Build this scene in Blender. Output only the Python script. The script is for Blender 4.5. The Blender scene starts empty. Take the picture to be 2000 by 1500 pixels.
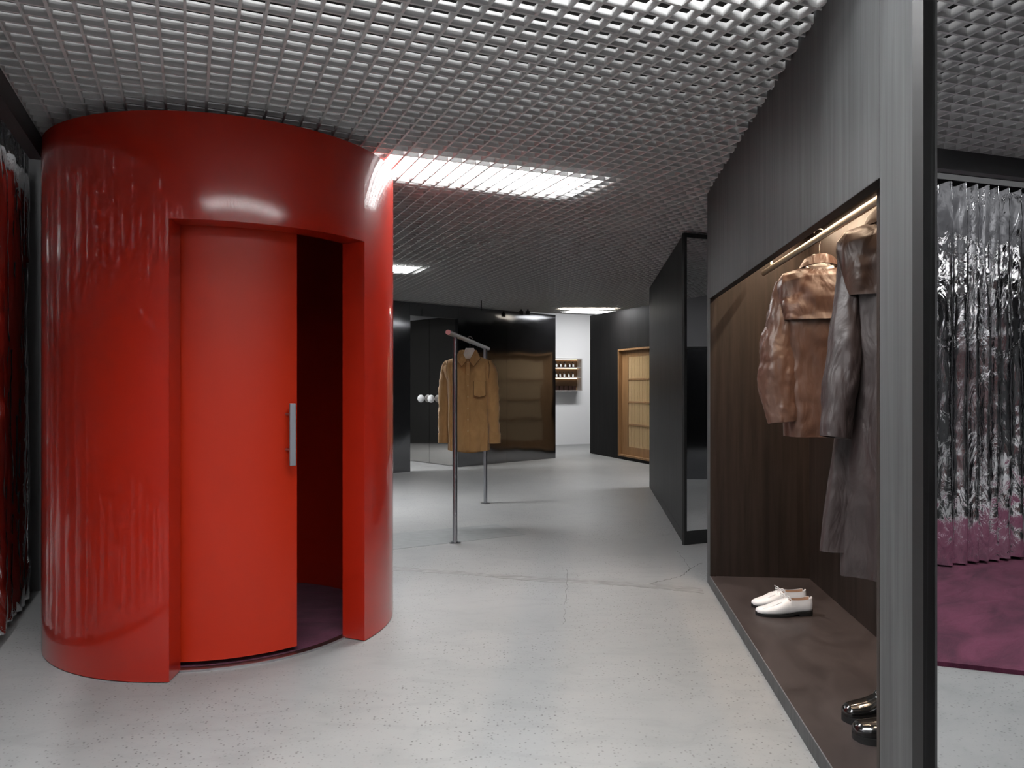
import bpy, math, random
from mathutils import Vector, Matrix, noise
random.seed(7)
PI = math.pi
sc = bpy.context.scene

# ---------------------------------------------------------------- camera
EYE, FPX, HY = 1.3, 1455.0, 752.0
cd = bpy.data.cameras.new('camera'); cam = bpy.data.objects.new('camera', cd)
sc.collection.objects.link(cam); sc.camera = cam
cam.location = (0, 0, EYE); cam.rotation_euler = (PI/2, 0, 0)
cd.sensor_width = 36; cd.lens = FPX/2000*36; cd.shift_y = (HY-750)/2000; cd.clip_start = 0.02

# ---------------------------------------------------------------- world, view
w = bpy.data.worlds.new('world'); sc.world = w; w.use_nodes = True
w.node_tree.nodes['Background'].inputs[0].default_value = (0.5, 0.52, 0.55, 1)
w.node_tree.nodes['Background'].inputs[1].default_value = 0.03
sc.view_settings.view_transform = 'Standard'; sc.view_settings.look = 'None'
sc.view_settings.gamma = 1; sc.view_settings.use_curve_mapping = False
sc.view_settings.exposure = 0.0
sc.cycles.use_denoising = True
sc.cycles.max_bounces = 10; sc.cycles.diffuse_bounces = 5; sc.cycles.glossy_bounces = 6
sc.cycles.sample_clamp_indirect = 6.0

# ceiling grid axes: B runs to the right, A runs away from the camera
B = Vector((0.9179, 0.3968)); A = Vector((-0.3968, 0.9179))
AZ_B = math.atan2(B.y, B.x)
CEIL = 2.56
def G(b, a): return B*b + A*a
def P(px, py, z=0.0):
    d = FPX*(EYE-z)/(py-HY); return Vector(((px-1000)/FPX*d, d, z))

# ---------------------------------------------------------------- node materials
MATS = {}
def mat(name, col, rough=0.5, metal=0.0, coat=0.0, coat_rough=0.05, sheen=0.0, spec=0.5, emit=None):
    m = bpy.data.materials.new(name); m.use_nodes = True
    b = m.node_tree.nodes['Principled BSDF']
    b.inputs['Base Color'].default_value = (*col, 1)
    b.inputs['Roughness'].default_value = rough
    b.inputs['Metallic'].default_value = metal
    b.inputs['Coat Weight'].default_value = coat
    b.inputs['Coat Roughness'].default_value = coat_rough
    b.inputs['Sheen Weight'].default_value = sheen
    b.inputs['Specular IOR Level'].default_value = spec
    if emit:
        b.inputs['Emission Color'].default_value = (*emit[0], 1)
        b.inputs['Emission Strength'].default_value = emit[1]
    MATS[name] = m
    return m
def N(m, t): return m.node_tree.nodes.new(t)
def L(m, a, b): m.node_tree.links.new(a, b)
def coords(m, scale, obj=True):
    tc = N(m, 'ShaderNodeTexCoord'); mp = N(m, 'ShaderNodeMapping')
    mp.inputs['Scale'].default_value = scale
    L(m, tc.outputs['Object' if obj else 'Generated'], mp.inputs['Vector'])
    return mp.outputs['Vector']
def noise_fac(m, scale3, s=1.0, detail=4, rough=0.55, dist=0.0):
    n = N(m, 'ShaderNodeTexNoise'); n.inputs['Scale'].default_value = s
    n.inputs['Detail'].default_value = detail; n.inputs['Roughness'].default_value = rough
    n.inputs['Distortion'].default_value = dist
    L(m, coords(m, scale3), n.inputs['Vector'])
    return n.outputs['Fac']
def ramp(m, fac, stops):
    r = N(m, 'ShaderNodeValToRGB'); e = r.color_ramp.elements
    while len(e) < len(stops): e.new(0.5)
    for k, (p, c) in enumerate(stops):
        e[k].position = p; e[k].color = (*c, 1) if len(c) == 3 else c
    L(m, fac, r.inputs['Fac']); return r.outputs['Color']
def mix(m, f, a, b, mode='MIX'):
    x = N(m, 'ShaderNodeMix'); x.data_type = 'RGBA'; x.blend_type = mode
    if isinstance(f, float): x.inputs[0].default_value = f
    else: L(m, f, x.inputs[0])
    for s, v in ((x.inputs[6], a), (x.inputs[7], b)):
        if isinstance(v, tuple): s.default_value = (*v, 1)
        else: L(m, v, s)
    return x.outputs[2]
def set_col(m, c): L(m, c, m.node_tree.nodes['Principled BSDF'].inputs['Base Color'])
def set_rough(m, fac, lo, hi):
    r = N(m, 'ShaderNodeMapRange'); r.inputs['To Min'].default_value = lo; r.inputs['To Max'].default_value = hi
    L(m, fac, r.inputs['Value']); L(m, r.outputs['Result'], m.node_tree.nodes['Principled BSDF'].inputs['Roughness'])
def set_bump(m, fac, strength, dist=0.01):
    bs = m.node_tree.nodes['Principled BSDF']
    b = N(m, 'ShaderNodeBump'); b.inputs['Strength'].default_value = strength; b.inputs['Distance'].default_value = dist
    L(m, fac, b.inputs['Height'])
    if bs.inputs['Normal'].links: L(m, bs.inputs['Normal'].links[0].from_socket, b.inputs['Normal'])
    L(m, b.outputs['Normal'], bs.inputs['Normal'])

def wood(name, dark, light, rough, grain=1.0, bump=0.15):
    m = mat(name, dark, rough)
    f = noise_fac(m, (38*grain, 38*grain, 1.1), 1.0, 6, 0.65, 0.4)
    g = noise_fac(m, (7, 7, 0.5), 1.0, 3, 0.5, 1.2)
    c1 = ramp(m, f, [(0.32, dark), (0.70, light)])
    c2 = ramp(m, g, [(0.3, (0.78, 0.78, 0.78)), (0.7, (1.15, 1.15, 1.15))])
    set_col(m, mix(m, 1.0, c1, c2, 'MULTIPLY')); set_rough(m, f, rough+0.06, rough-0.05); set_bump(m, f, bump, 0.004)
    return m

M_floor = mat('concrete', (0.5, 0.5, 0.5), 0.42, spec=0.4)
f1 = noise_fac(M_floor, (0.55, 0.55, 0.55), 1.0, 8, 0.6, 0.3)
f2 = noise_fac(M_floor, (4, 9, 4), 1.0, 8, 0.65, 0.8)
c = ramp(M_floor, f1, [(0.3, (0.208, 0.212, 0.212)), (0.55, (0.244, 0.246, 0.244)), (0.75, (0.275, 0.276, 0.275))])
c2 = ramp(M_floor, f2, [(0.28, (0.84, 0.85, 0.85)), (0.5, (1, 1, 1)), (0.75, (1.08, 1.07, 1.06))])
c = mix(M_floor, 1.0, c, c2, 'MULTIPLY')
vo = N(M_floor, 'ShaderNodeTexVoronoi'); vo.inputs['Scale'].default_value = 58; vo.inputs['Randomness'].default_value = 1
L(M_floor, coords(M_floor, (1, 1, 1)), vo.inputs['Vector'])
dens = noise_fac(M_floor, (1.3, 1.3, 1.3), 1.0, 3, 0.5)
sp = ramp(M_floor, vo.outputs['Distance'], [(0.17, (1, 1, 1)), (0.30, (0, 0, 0))])
sd = ramp(M_floor, dens, [(0.36, (0.1, 0.1, 0.1)), (0.54, (1, 1, 1))])
wn = N(M_floor, 'ShaderNodeSeparateColor'); L(M_floor, vo.outputs['Color'], wn.inputs['Color'])
spk = ramp(M_floor, wn.outputs[0], [(0.35, (0.15, 0.15, 0.15)), (0.75, (0.85, 0.85, 0.85))])
msk = mix(M_floor, 1.0, mix(M_floor, 1.0, sp, sd, 'MULTIPLY'), spk, 'MULTIPLY')
c = mix(M_floor, msk, c, (0.07, 0.068, 0.066))
set_col(M_floor, c); set_rough(M_floor, f2, 0.36, 0.52); set_bump(M_floor, f2, 0.05, 0.004)

def concrete2(name, a, b_):
    m = mat(name, a, 0.45)
    f = noise_fac(m, (9, 26, 9), 1.0, 7, 0.7, 0.5); set_col(m, ramp(m, f, [(0.35, a), (0.65, b_)])); set_bump(m, f, 0.2, 0.004); return m
M_patch = concrete2('cement_patch', (0.165, 0.175, 0.175), (0.22, 0.23, 0.23))
M_joint = concrete2('joint_fill', (0.13, 0.13, 0.127), (0.27, 0.27, 0.265))
M_crack = mat('crack', (0.09, 0.088, 0.085), 0.8)

M_red = mat('red_lacquer', (0.345, 0.012, 0.003), 0.34, spec=0.3, coat=0.85, coat_rough=0.05)
fr = noise_fac(M_red, (1.2, 1.2, 0.6), 1.0, 2, 0.4); set_bump(M_red, fr, 0.12, 0.03)
M_redm = mat('red_satin', (0.385, 0.0165, 0.002), 0.42, spec=0.3, coat=0.15, coat_rough=0.25)
M_grid = mat('grid_paint', (0.50, 0.50, 0.495), 0.45)
M_slab = mat('plenum_black', (0.02, 0.02, 0.02), 0.9)
M_duct = mat('duct_grey', (0.25, 0.25, 0.26), 0.5, 0.6)
M_trim = mat('dark_trim', (0.05, 0.05, 0.052), 0.45)
M_white = mat('white_paint', (0.80, 0.80, 0.81), 0.6)
M_greyw = mat('grey_paint', (0.22, 0.22, 0.225), 0.6)
M_dkw = mat('charcoal_paint', (0.06, 0.06, 0.062), 0.55)
M_cab = wood('charcoal_oak', (0.034, 0.0365, 0.037), (0.068, 0.070, 0.071), 0.52)
M_box = wood('black_oak', (0.012, 0.012, 0.0125), (0.026, 0.026, 0.027), 0.45)
M_box.node_tree.nodes['Principled BSDF'].inputs['Specular IOR Level'].default_value = 0.18
M_blkwall = wood('ebony_board', (0.008, 0.0075, 0.0075), (0.013, 0.012, 0.012), 0.6)
M_blkwall.node_tree.nodes['Principled BSDF'].inputs['Specular IOR Level'].default_value = 0.15
M_brown = wood('smoked_oak', (0.014, 0.0095, 0.0078), (0.030, 0.0212, 0.017), 0.45, 0.7)
M_brown.node_tree.nodes['Principled BSDF'].inputs['Specular IOR Level'].default_value = 0.22
M_plat = mat('brown_board', (0.07, 0.05, 0.048), 0.36)
fp = noise_fac(M_plat, (7, 3, 3), 1.0, 7, 0.65, 1.0)
set_col(M_plat, ramp(M_plat, fp, [(0.3, (0.026, 0.020, 0.019)), (0.7, (0.054, 0.043, 0.041))])); set_rough(M_plat, fp, 0.32, 0.46); set_bump(M_plat, fp, 0.08, 0.003)
M_black = mat('black_edge', (0.008, 0.008, 0.008), 0.5)
M_mirror = mat('mirror_silver', (0.86, 0.86, 0.87), 0.0, 1.0)
M_steel = mat('brushed_steel', (0.42, 0.43, 0.46), 0.3, 1.0)
M_rail = mat('satin_nickel', (0.55, 0.50, 0.43), 0.34, 1.0)
M_alu = mat('aluminium', (0.62, 0.62, 0.63), 0.3, 1.0)
M_dull = mat('cast_grey', (0.30, 0.31, 0.34), 0.45, 0.8)

M_metal = mat('dark_stainless', (0.21, 0.213, 0.225), 0.2, 1.0)
fm = noise_fac(M_metal, (1.3, 1.3, 0.8), 1.0, 2, 0.4, 0.3)
fm2 = noise_fac(M_metal, (400, 400, 3), 1.0, 2, 0.6)
set_rough(M_metal, fm2, 0.07, 0.13); set_bump(M_metal, fm, 0.16, 0.10)
M_doorm = mat('door_mirror', (0.62, 0.60, 0.58), 0.04, 1.0)

M_foil = mat('silver_foil', (0.88, 0.88, 0.90), 0.045, 1.0)
fk = noise_fac(M_foil, (11, 11, 4), 1.0, 4, 0.5, 1.6); set_bump(M_foil, fk, 0.35, 0.02)
fk2 = noise_fac(M_foil, (60, 60, 18), 1.0, 3, 0.6, 0.8); set_bump(M_foil, fk2, 0.15, 0.004)

M_carpet = mat('plum_carpet', (0.1, 0.02, 0.04), 0.95, sheen=0.08, spec=0.2)
fc = noise_fac(M_carpet, (2.2, 5.5, 2.2), 1.0, 5, 0.6, 0.9)
fc2 = noise_fac(M_carpet, (300, 300, 300), 1.0, 2, 0.6)
set_col(M_carpet, mix(M_carpet, 1.0, ramp(M_carpet, fc, [(0.35, (0.055, 0.009, 0.026)), (0.65, (0.12, 0.024, 0.055))]),
                      ramp(M_carpet, fc2, [(0.2, (0.7, 0.7, 0.7)), (0.8, (1.2, 1.2, 1.2))]), 'MULTIPLY'))
set_bump(M_carpet, fc, 0.4, 0.02); set_bump(M_carpet, fc2, 0.6, 0.003)

M_suede = mat('tan_suede', (0.3, 0.15, 0.05), 0.92, sheen=0.25)
fs = noise_fac(M_suede, (9, 9, 4), 1.0, 6, 0.65, 0.6)
fs2 = noise_fac(M_suede, (300, 300, 60), 1.0, 2)
set_col(M_suede, ramp(M_suede, fs, [(0.3, (0.27, 0.145, 0.052)), (0.7, (0.40, 0.228, 0.088))])); set_bump(M_suede, fs2, 0.25, 0.002)
M_seam_shade = mat('suede_seam_shade', (0.12, 0.062, 0.022), 0.9)  # seam tone, also painted shade along the collar and pocket edges
M_wax = mat('waxed_brown', (0.13, 0.07, 0.045), 0.36)
fw = noise_fac(M_wax, (6, 6, 5), 1.0, 6, 0.6, 1.2)
set_col(M_wax, ramp(M_wax, fw, [(0.3, (0.060, 0.031, 0.021)), (0.7, (0.095, 0.050, 0.035))])); set_rough(M_wax, fw, 0.30, 0.48)
fwr = noise_fac(M_wax, (13, 13, 6), 1.0, 3, 0.5, 0.7); set_bump(M_wax, fwr, 0.7, 0.02)
M_dwax = mat('dark_waxed', (0.045, 0.026, 0.019), 0.4)
fd = noise_fac(M_dwax, (13, 13, 6), 1.0, 3, 0.5, 0.7); set_bump(M_dwax, fd, 0.7, 0.02)
M_coat = mat('taupe_cotton', (0.09, 0.07, 0.065), 0.5)
fo = noise_fac(M_coat, (8, 8, 4), 1.0, 5, 0.6, 1.0)
set_col(M_coat, ramp(M_coat, fo, [(0.3, (0.016, 0.010, 0.0095)), (0.7, (0.034, 0.0235, 0.0225))])); fo2 = noise_fac(M_coat, (12, 12, 4), 1.0, 3, 0.5, 1.8); set_bump(M_coat, fo2, 0.6, 0.015)
M_hang = mat('hanger_white', (0.72, 0.71, 0.68), 0.45)
M_wire = mat('hook_metal', (0.7, 0.66, 0.6), 0.25, 1.0)
M_wleather = mat('white_leather', (0.74, 0.74, 0.75), 0.38)
fl = noise_fac(M_wleather, (50, 50, 50), 1.0, 3); set_bump(M_wleather, fl, 0.15, 0.002)
M_tan = mat('tan_lining', (0.36, 0.22, 0.14), 0.6)
M_bleather = mat('black_patent', (0.006, 0.006, 0.006), 0.18, coat=1.0, coat_rough=0.03)
M_sole = mat('black_rubber', (0.008, 0.008, 0.008), 0.55)
M_shoji = mat('cedar_frame', (0.30, 0.165, 0.07), 0.5)
fj = noise_fac(M_shoji, (30, 30, 2), 1.0, 4); set_col(M_shoji, ramp(M_shoji, fj, [(0.3, (0.20, 0.105, 0.042)), (0.7, (0.30, 0.168, 0.075))]))
M_slat = mat('pale_cedar', (0.66, 0.47, 0.27), 0.5)
M_paper = mat('shoji_back', (0.08, 0.045, 0.022), 0.8)
M_glass = mat('amber_glass', (0.03, 0.012, 0.006), 0.15, coat=0.5)
M_label = mat('paper_label', (0.8, 0.8, 0.8), 0.6)
M_jar = mat('dark_jar', (0.03, 0.015, 0.012), 0.3)
M_shelfm = mat('shelf_paint', (0.42, 0.40, 0.39), 0.5)
M_shelfb = mat('shelf_back', (0.22, 0.145, 0.085), 0.6)
M_led = mat('led_panel', (0.9, 0.9, 0.9), 0.5, emit=((1.0, 0.985, 0.97), 14.0))
M_led2 = mat('led_strip_warm', (0.9, 0.8, 0.7), 0.5, emit=((1.0, 0.72, 0.48), 5.0))
M_button = mat('button_horn', (0.40, 0.26, 0.13), 0.35)

# ---------------------------------------------------------------- mesh helpers
class MB:
    def __init__(s): s.v = []; s.f = []
    def box(s, x0, x1, y0, y1, z0, z1):
        k = len(s.v)
        s.v += [(x, y, z) for z in (z0, z1) for x, y in ((x0, y0), (x1, y0), (x1, y1), (x0, y1))]
        s.f += [tuple(k+i for i in q) for q in ((3, 2, 1, 0), (4, 5, 6, 7), (0, 1, 5, 4), (1, 2, 6, 5), (2, 3, 7, 6), (3, 0, 4, 7))]
        return s
    def prism(s, pts, z0, z1):           # pts counter-clockwise
        k = len(s.v); n = len(pts)
        s.v += [(p[0], p[1], z0) for p in pts] + [(p[0], p[1], z1) for p in pts]
        s.f.append(tuple(k+i for i in reversed(range(n)))); s.f.append(tuple(k+n+i for i in range(n)))
        for i in range(n):
            j = (i+1) % n; s.f.append((k+i, k+j, k+n+j, k+n+i))
        return s
    def plate(s, pts, y0, y1):           # outline in x,z extruded in y
        k = len(s.v); n = len(pts)
        s.v += [(p[0], y0, p[1]) for p in pts] + [(p[0], y1, p[1]) for p in pts]
        s.f.append(tuple(k+i for i in range(n))); s.f.append(tuple(k+n+i for i in reversed(range(n))))
        for i in range(n):
            j = (i+1) % n; s.f.append((k+j, k+i, k+n+i, k+n+j))
        return s
    def loft(s, rings, cap=True, closed=True):
        k = len(s.v); n = len(rings[0])
        for r in rings: s.v += [tuple(p) for p in r]
        for a in range(len(rings)-1):
            for i in range(n if closed else n-1):
                j = (i+1) % n
                s.f.append((k+a*n+i, k+a*n+j, k+(a+1)*n+j, k+(a+1)*n+i))
        if cap:
            s.f.append(tuple(k+i for i in reversed(range(n)))); q = k+(len(rings)-1)*n
            s.f.append(tuple(q+i for i in range(n)))
        return s
    def tube(s, pts, r, n=12, cap=True):
        pts = [Vector(p) for p in pts]; rr = r if isinstance(r, (list, tuple)) else [r]*len(pts)
        rings = []; up = None
        for i, p in enumerate(pts):
            t = (pts[min(i+1, len(pts)-1)]-pts[max(i-1, 0)]).normalized()
            if up is None:
                up = Vector((0, 0, 1)) if abs(t.z) < 0.9 else Vector((1, 0, 0))
            x = t.cross(up).normalized(); y = x.cross(t).normalized(); up = y
            rings.append([p+(x*math.cos(2*PI*k/n)+y*math.sin(2*PI*k/n))*rr[i] for k in range(n)])
        return s.loft(rings, cap)
    def lathe(s, prof, n=16, o=(0, 0, 0)):
        return s.loft([[(o[0]+r*math.cos(2*PI*k/n), o[1]+r*math.sin(2*PI*k/n), o[2]+z) for k in range(n)] for r, z in prof])
    def mesh(s, name, m, smooth=None):
        me = bpy.data.meshes.new(name); me.from_pydata(s.v, [], s.f); me.update()
        if m: me.materials.append(m)
        if smooth is not None:
            for p in me.polygons: p.use_smooth = True
            me.set_sharp_from_angle(angle=math.radians(smooth))
        return me
    def obj(s, name, m, parent=None, smooth=None, bevel=0):
        o = bpy.data.objects.new(name, s.mesh(name, m, smooth)); link(o, parent)
        if bevel:
            b = o.modifiers.new('bevel', 'BEVEL'); b.width = bevel; b.segments = 2; b.limit_method = 'ANGLE'
        return o
def link(o, parent=None):
    sc.collection.objects.link(o)
    if parent: o.parent = parent
def tag(o, label, cat, group=None):
    o['label'] = label; o['category'] = cat
    if group: o['group'] = group
    return o
def thing(name, loc, rz, label=None, cat=None, group=None):
    o = bpy.data.objects.new(name, None); link(o); o.location = loc; o.rotation_euler = (0, 0, rz); o.empty_display_size = 0.1
    if label: tag(o, label, cat, group)
    return o
def structure(o): o['kind'] = 'structure'; return o
def copy_tree(o, parent=None):
    c = o.copy(); sc.collection.objects.link(c)
    if parent: c.parent = parent
    for ch in list(o.children): copy_tree(ch, c)
    return c
def recalc(o):
    import bmesh
    bm = bmesh.new(); bm.from_mesh(o.data); bmesh.ops.recalc_face_normals(bm, faces=bm.faces); bm.to_mesh(o.data); bm.free()
    return o
def stuff(o): o['kind'] = 'stuff'; return o

# ---------------------------------------------------------------- ceiling lights (above the open grid)
lightn = 0
def ceiling_light(b0, b1, a0, a1, z, power, label, emit=M_led):
    c = G((b0+b1)/2, (a0+a1)/2); wl, wa = b1-b0, a1-a0
    t = thing('ceiling_light', (c.x, c.y, z), AZ_B, label, 'light', 'light panels above the open-cell ceiling')
    MB().box(-wl/2-0.01, wl/2+0.01, -wa/2-0.01, wa/2+0.01, 0.006, 0.07).obj('housing', M_alu, t)
    MB().box(-wl/2, wl/2, -wa/2, wa/2, 0, 0.006).obj('diffuser', emit, t)
    ld = bpy.data.lights.new('lamp', 'AREA'); ld.shape = 'RECTANGLE'; ld.size = wl; ld.size_y = wa; ld.energy = power
    ld.color = (0.97, 0.985, 1.0)
    lo = bpy.data.objects.new('lamp', ld); link(lo, t); lo.location = (0, 0, -0.004)
    return t
ceiling_light(1.03, 2.26, 4.00, 4.37, 2.63, 85, 'bright white rectangular light panel glowing above the grid beside the red cylinder')
ceiling_light(0.50, 2.22, 7.72, 8.10, 2.63, 220, 'second light panel, mostly hidden behind the red cylinder rim, farther down the room')
ceiling_light(5.95, 6.80, 11.02, 11.42, 2.64, 35, 'far slim light panel above the white wall corridor')
ceiling_light(-0.60, 1.45, 1.50, 1.78, 2.70, 128, 'low light bar resting just above the grid, out of frame at the top edge')
ceiling_light(-0.35, 1.35, 0.85, 1.22, 2.95, 35, 'nearest light above the grid, out of frame at the top edge')
ceiling_light(0.50, 2.20, 11.0, 11.38, 2.64, 240, 'added light panel, unseen behind the red cylinder, brightening the far ceiling')  # added out of sight to brighten the far ceiling
ceiling_light(5.80, 6.80, 7.72, 8.10, 2.64, 70, 'added light panel, hidden behind the mirrored black box, brightening the lattice door side')  # added out of sight to brighten the lattice door side
ceiling_light(1.70, 3.10, 13.3, 13.6, 2.95, 45, 'added unseen light brightening the corridor behind the mirrored double doors')  # added so the floor behind the doors is lit
ceiling_light(3.30, 5.00, 0.55, 0.95, 2.68, 70, 'added unseen light brightening the carpeted lounge in front of the foil curtain')  # added to light the unseen lounge and give the foil something to reflect
ceiling_light(6.70, 8.60, 12.7, 13.0, 3.05, 54, 'raised light washing the far white wall')
ceiling_light(4.60, 6.20, 5.6, 6.0, 2.68, 50, 'added unseen light brightening the space behind the mirrored black box')  # added to light the unseen space right of the box

# ---------------------------------------------------------------- floor
fl_ = structure(MB().box(-8, 9.5, -3.2, 18.5, -0.12, 0).obj('floor', M_floor))
q = [P(770, 1042), P(968, 1024), P(985, 1028), P(1028, 1044), P(770, 1073), P(640, 1086), P(640, 1054)]
MB().prism([(p.x, p.y) for p in reversed(q)], 0.0, 0.0015).obj('cement_patch', M_patch, fl_)
top = [P(x, y) for x, y in ((640, 1097), (770, 1107), (900, 1116), (1060, 1128), (1200, 1134), (1290, 1141), (1381, 1151))]
bot = [P(x, y) for x, y in ((640, 1104), (770, 1114), (900, 1122), (1060, 1136), (1200, 1143), (1290, 1150), (1384, 1160))]
random.seed(3)
jt = MB(); tt = []; bb = []
for arr, dst in ((top, tt), (bot, bb)):
    for i in range(len(arr)-1):
        for k in range(10):
            p = arr[i].lerp(arr[i+1], k/10); dst.append((p.x, p.y+random.uniform(-0.012, 0.012)))
jt.prism(bb+list(reversed(tt)), 0.0, 0.001).obj('joint_strip', M_joint, fl_)
def crack(pts, wd):
    ptsw = [P(*p) for p in pts]; m = MB(); fine = []
    for i in range(len(ptsw)-1):
        for k in range(8):
            p = ptsw[i].lerp(ptsw[i+1], k/8); fine.append(Vector((p.x+random.uniform(-.008, .008), p.y+random.uniform(-.012, .012))))
    l, r = [], []
    for i in range(len(fine)):
        t = (fine[min(i+1, len(fine)-1)]-fine[max(i-1, 0)]).normalized(); n = Vector((-t.y, t.x))*wd*random.uniform(0.3, 1)
        l.append(fine[i]+n); r.append(fine[i]-n)
    for i in range(len(fine)-1):
        k = len(m.v); m.v += [(*r[i], 0.0012), (*r[i+1], 0.0012), (*l[i+1], 0.0012), (*l[i], 0.0012)]; m.f.append((k, k+1, k+2, k+3))
    m.obj('crack', M_crack, fl_)
crack([(1270, 1140), (1300, 1133), (1330, 1125), (1348, 1111), (1372, 1098)], 0.004)
crack([(1348, 1111), (1335, 1092), (1322, 1073)], 0.002)
crack([(1107, 1110), (1108, 1135), (1105, 1165), (1101, 1230)], 0.0015)

# ---------------------------------------------------------------- open-cell ceiling
slab = structure(MB().box(-8, 9.5, -3.2, 18.5, 3.25, 3.35).obj('ceiling', M_slab))
T, CELL, H = 0.507, 0.0845, 0.031
B0, A0 = 1.083, 2.814
def tile_mesh(nb, na, name):
    m = MB(); wb, wa = nb*CELL, na*CELL; th = 0.0048
    for i in range(nb+1):
        if i == 0: m.box(0, 0.006, 0.001, wa-0.001, 0, H)
        elif i == nb: m.box(wb-0.006, wb, 0.001, wa-0.001, 0, H)
        else: m.box(i*CELL-th, i*CELL+th, 0.001, wa-0.001, 0, H)
    for j in range(na+1):
        if j == 0: m.box(0.006, wb-0.006, 0.001, 0.0058, 0, H-0.0005)
        elif j == na: m.box(0.006, wb-0.006, wa-0.0058, wa-0.001, 0, H-0.0005)
        else: m.box(0.006, wb-0.006, j*CELL-th, j*CELL+th, 0.0002, H-0.0005)
    return m.mesh(name, M_grid)
TM = {(nb, na): tile_mesh(nb, na, 'ceiling_panel') for nb in (6, 3) for na in (6, 3)}
cells = []
for i in range(-4, 11):
    for j in range(-7, 18):
        nb, b = (6, B0+i*T) if i > -4 else (3, B0-3*T-T/2)
        if j == -7: na, a = 3, A0-6*T-T/2
        elif j == 17: na, a = 3, A0+17*T
        else: na, a = 6, A0+j*T
        c = G(b+nb*CELL/2, a+na*CELL/2)
        px = 1000+FPX*c.x/c.y if c.y > 0.3 else 1e9
        py = HY-FPX*(CEIL-EYE)/c.y if c.y > 0.3 else 1e9
        seen = -200 < px < 1500 and py > -150
        rank = c.length + (0 if seen else 4) + (3 if c.x > 3 and c.y > 3 else 0)
        cells.append((rank, nb, na, b, a))
cells.sort(key=lambda t: t[0])
rest = MB()
for k, (rk, nb, na, b, a) in enumerate(cells):
    p = G(b, a)
    if k < 290:
        o = bpy.data.objects.new('ceiling_panel', TM[(nb, na)]); link(o, slab)
        o.location = (p.x, p.y, CEIL); o.rotation_euler = (0, 0, AZ_B)
    else:
        me = TM[(nb, na)]; off = len(rest.v); R = Matrix.Rotation(AZ_B, 3, 'Z')
        rest.v += [tuple(R @ v.co + Vector((p.x, p.y, CEIL))) for v in me.vertices]
        rest.f += [tuple(off+i for i in q.vertices) for q in me.polygons]
stuff(rest.obj('ceiling_panel', M_grid, slab))
# ducts and conduit in the dark plenum
for b, r in ((3.55, 0.035), (-0.2, 0.03), (2.9, 0.02)):
    p0, p1 = G(b, -0.5), G(b, 11)
    MB().tube([(p0.x, p0.y, 2.85), (p1.x, p1.y, 2.85)], r, 10).obj('conduit', M_duct, slab, 40)

# bulkheads round the curtain track
def boxBA(b0, b1, a0, a1, z0, z1, m, name, parent=None):
    o = MB().box(b0, b1, a0, a1, z0, z1).obj(name, m, parent); o.rotation_euler = (0, 0, AZ_B); return o
bL = B0-3*T-T/2; aB = A0-6*T-T/2
structure(boxBA(bL-0.06, bL-0.002, aB, 4.47, 2.455, 3.25, M_trim, 'trim_1'))
structure(boxBA(bL-0.002, 0.0-0.30, 4.41, 4.47, 2.455, 2.556, M_trim, 'trim_2'))
structure(boxBA(bL-0.06, 7.2, aB-0.06, aB-0.002, 2.455, 3.25, M_trim, 'trim_3'))
structure(boxBA(1.5, B0+11*T, A0+17.5*T+0.002, A0+17.5*T+0.03, 2.56, 2.61, M_trim, 'trim_4'))

# ---------------------------------------------------------------- room walls
structure(boxBA(-1.6, 9.5, -2.75, -2.65, 0, 3.25, M_dkw, 'wall_back'))
structure(boxBA(-1.35, -1.25, -2.65, 5.5, 0, 3.25, M_dkw, 'wall_left'))
structure(boxBA(-1.35, 0.85, 5.5, 5.6, 0, 3.25, M_dkw, 'wall_left'))
structure(MB().box(8.0, 8.1, -3, 18, 0, 3.25).obj('wall_right', M_greyw))
structure(MB().box(-5.6, -5.5, 4.5, 18, 0, 3.25).obj('wall_left', M_slab))
structure(boxBA(5.5, 13.0, 14.46, 14.56, 0, 3.25, M_white, 'wall_far'))

# ---------------------------------------------------------------- red cylindrical fitting room
D = 4.423; thc = math.radians(-20.68)
CX, CY = D*math.sin(thc), D*math.cos(thc)
RO, RI, HC = 0.891, 0.756, 2.498
def ray_hit(px, r):
    k = (px-1000)/FPX; a = k*k+1; bb = -2*(k*CX+CY); cc = CX*CX+CY*CY-r*r
    y = (-bb-math.sqrt(bb*bb-4*a*cc))/(2*a); return math.atan2(y-CY, k*y-CX)
aL, aR = ray_hit(330, RO), ray_hit(712, RO)
cyl = thing('fitting_room', (CX, CY, 0), 0, 'large glossy red cylindrical fitting room standing on the concrete floor', 'fitting room')
Z1 = 2.027
full = [aR + (2*PI-(aR-aL))*k/120 for k in range(121)]
opn = [aL + (aR-aL)*k/44 for k in range(45)]
def ring4(a, z0, z1):
    c, s = math.cos(a), math.sin(a)
    return [(RI*c, RI*s, z0), (RO*c, RO*s, z0), (RO*c, RO*s, z1), (RI*c, RI*s, z1)]
m = MB(); m.loft([ring4(a, 0.004, HC) for a in full]); ow = m.obj('outer_wall', M_red, cyl, 35); recalc(ow)
m = MB(); m.loft([ring4(a, Z1, HC) for a in opn]); recalc(m.obj('door_lintel', M_red, cyl, 35))
MB().lathe([(0.0, 2.44), (RI-0.001, 2.44), (RI-0.001, 2.495), (0.0, 2.495)], 64).obj('roof', M_red, cyl, 35)
MB().lathe([(0.0, 0.001), (0.74, 0.001), (0.74, 0.012), (0.0, 0.012)], 64).obj('carpet', M_carpet, cyl, 35)
thr = MB(); thr.loft([[(r*math.cos(a), r*math.sin(a), z) for r, z in ((0.742, 0.0), (0.775, 0.0), (0.775, 0.011), (0.742, 0.014))] for a in opn])
recalc(thr.obj('threshold', M_alu, cyl, 35))
aD1 = ray_hit(580, 0.735); aD0 = aL-0.30
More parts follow.
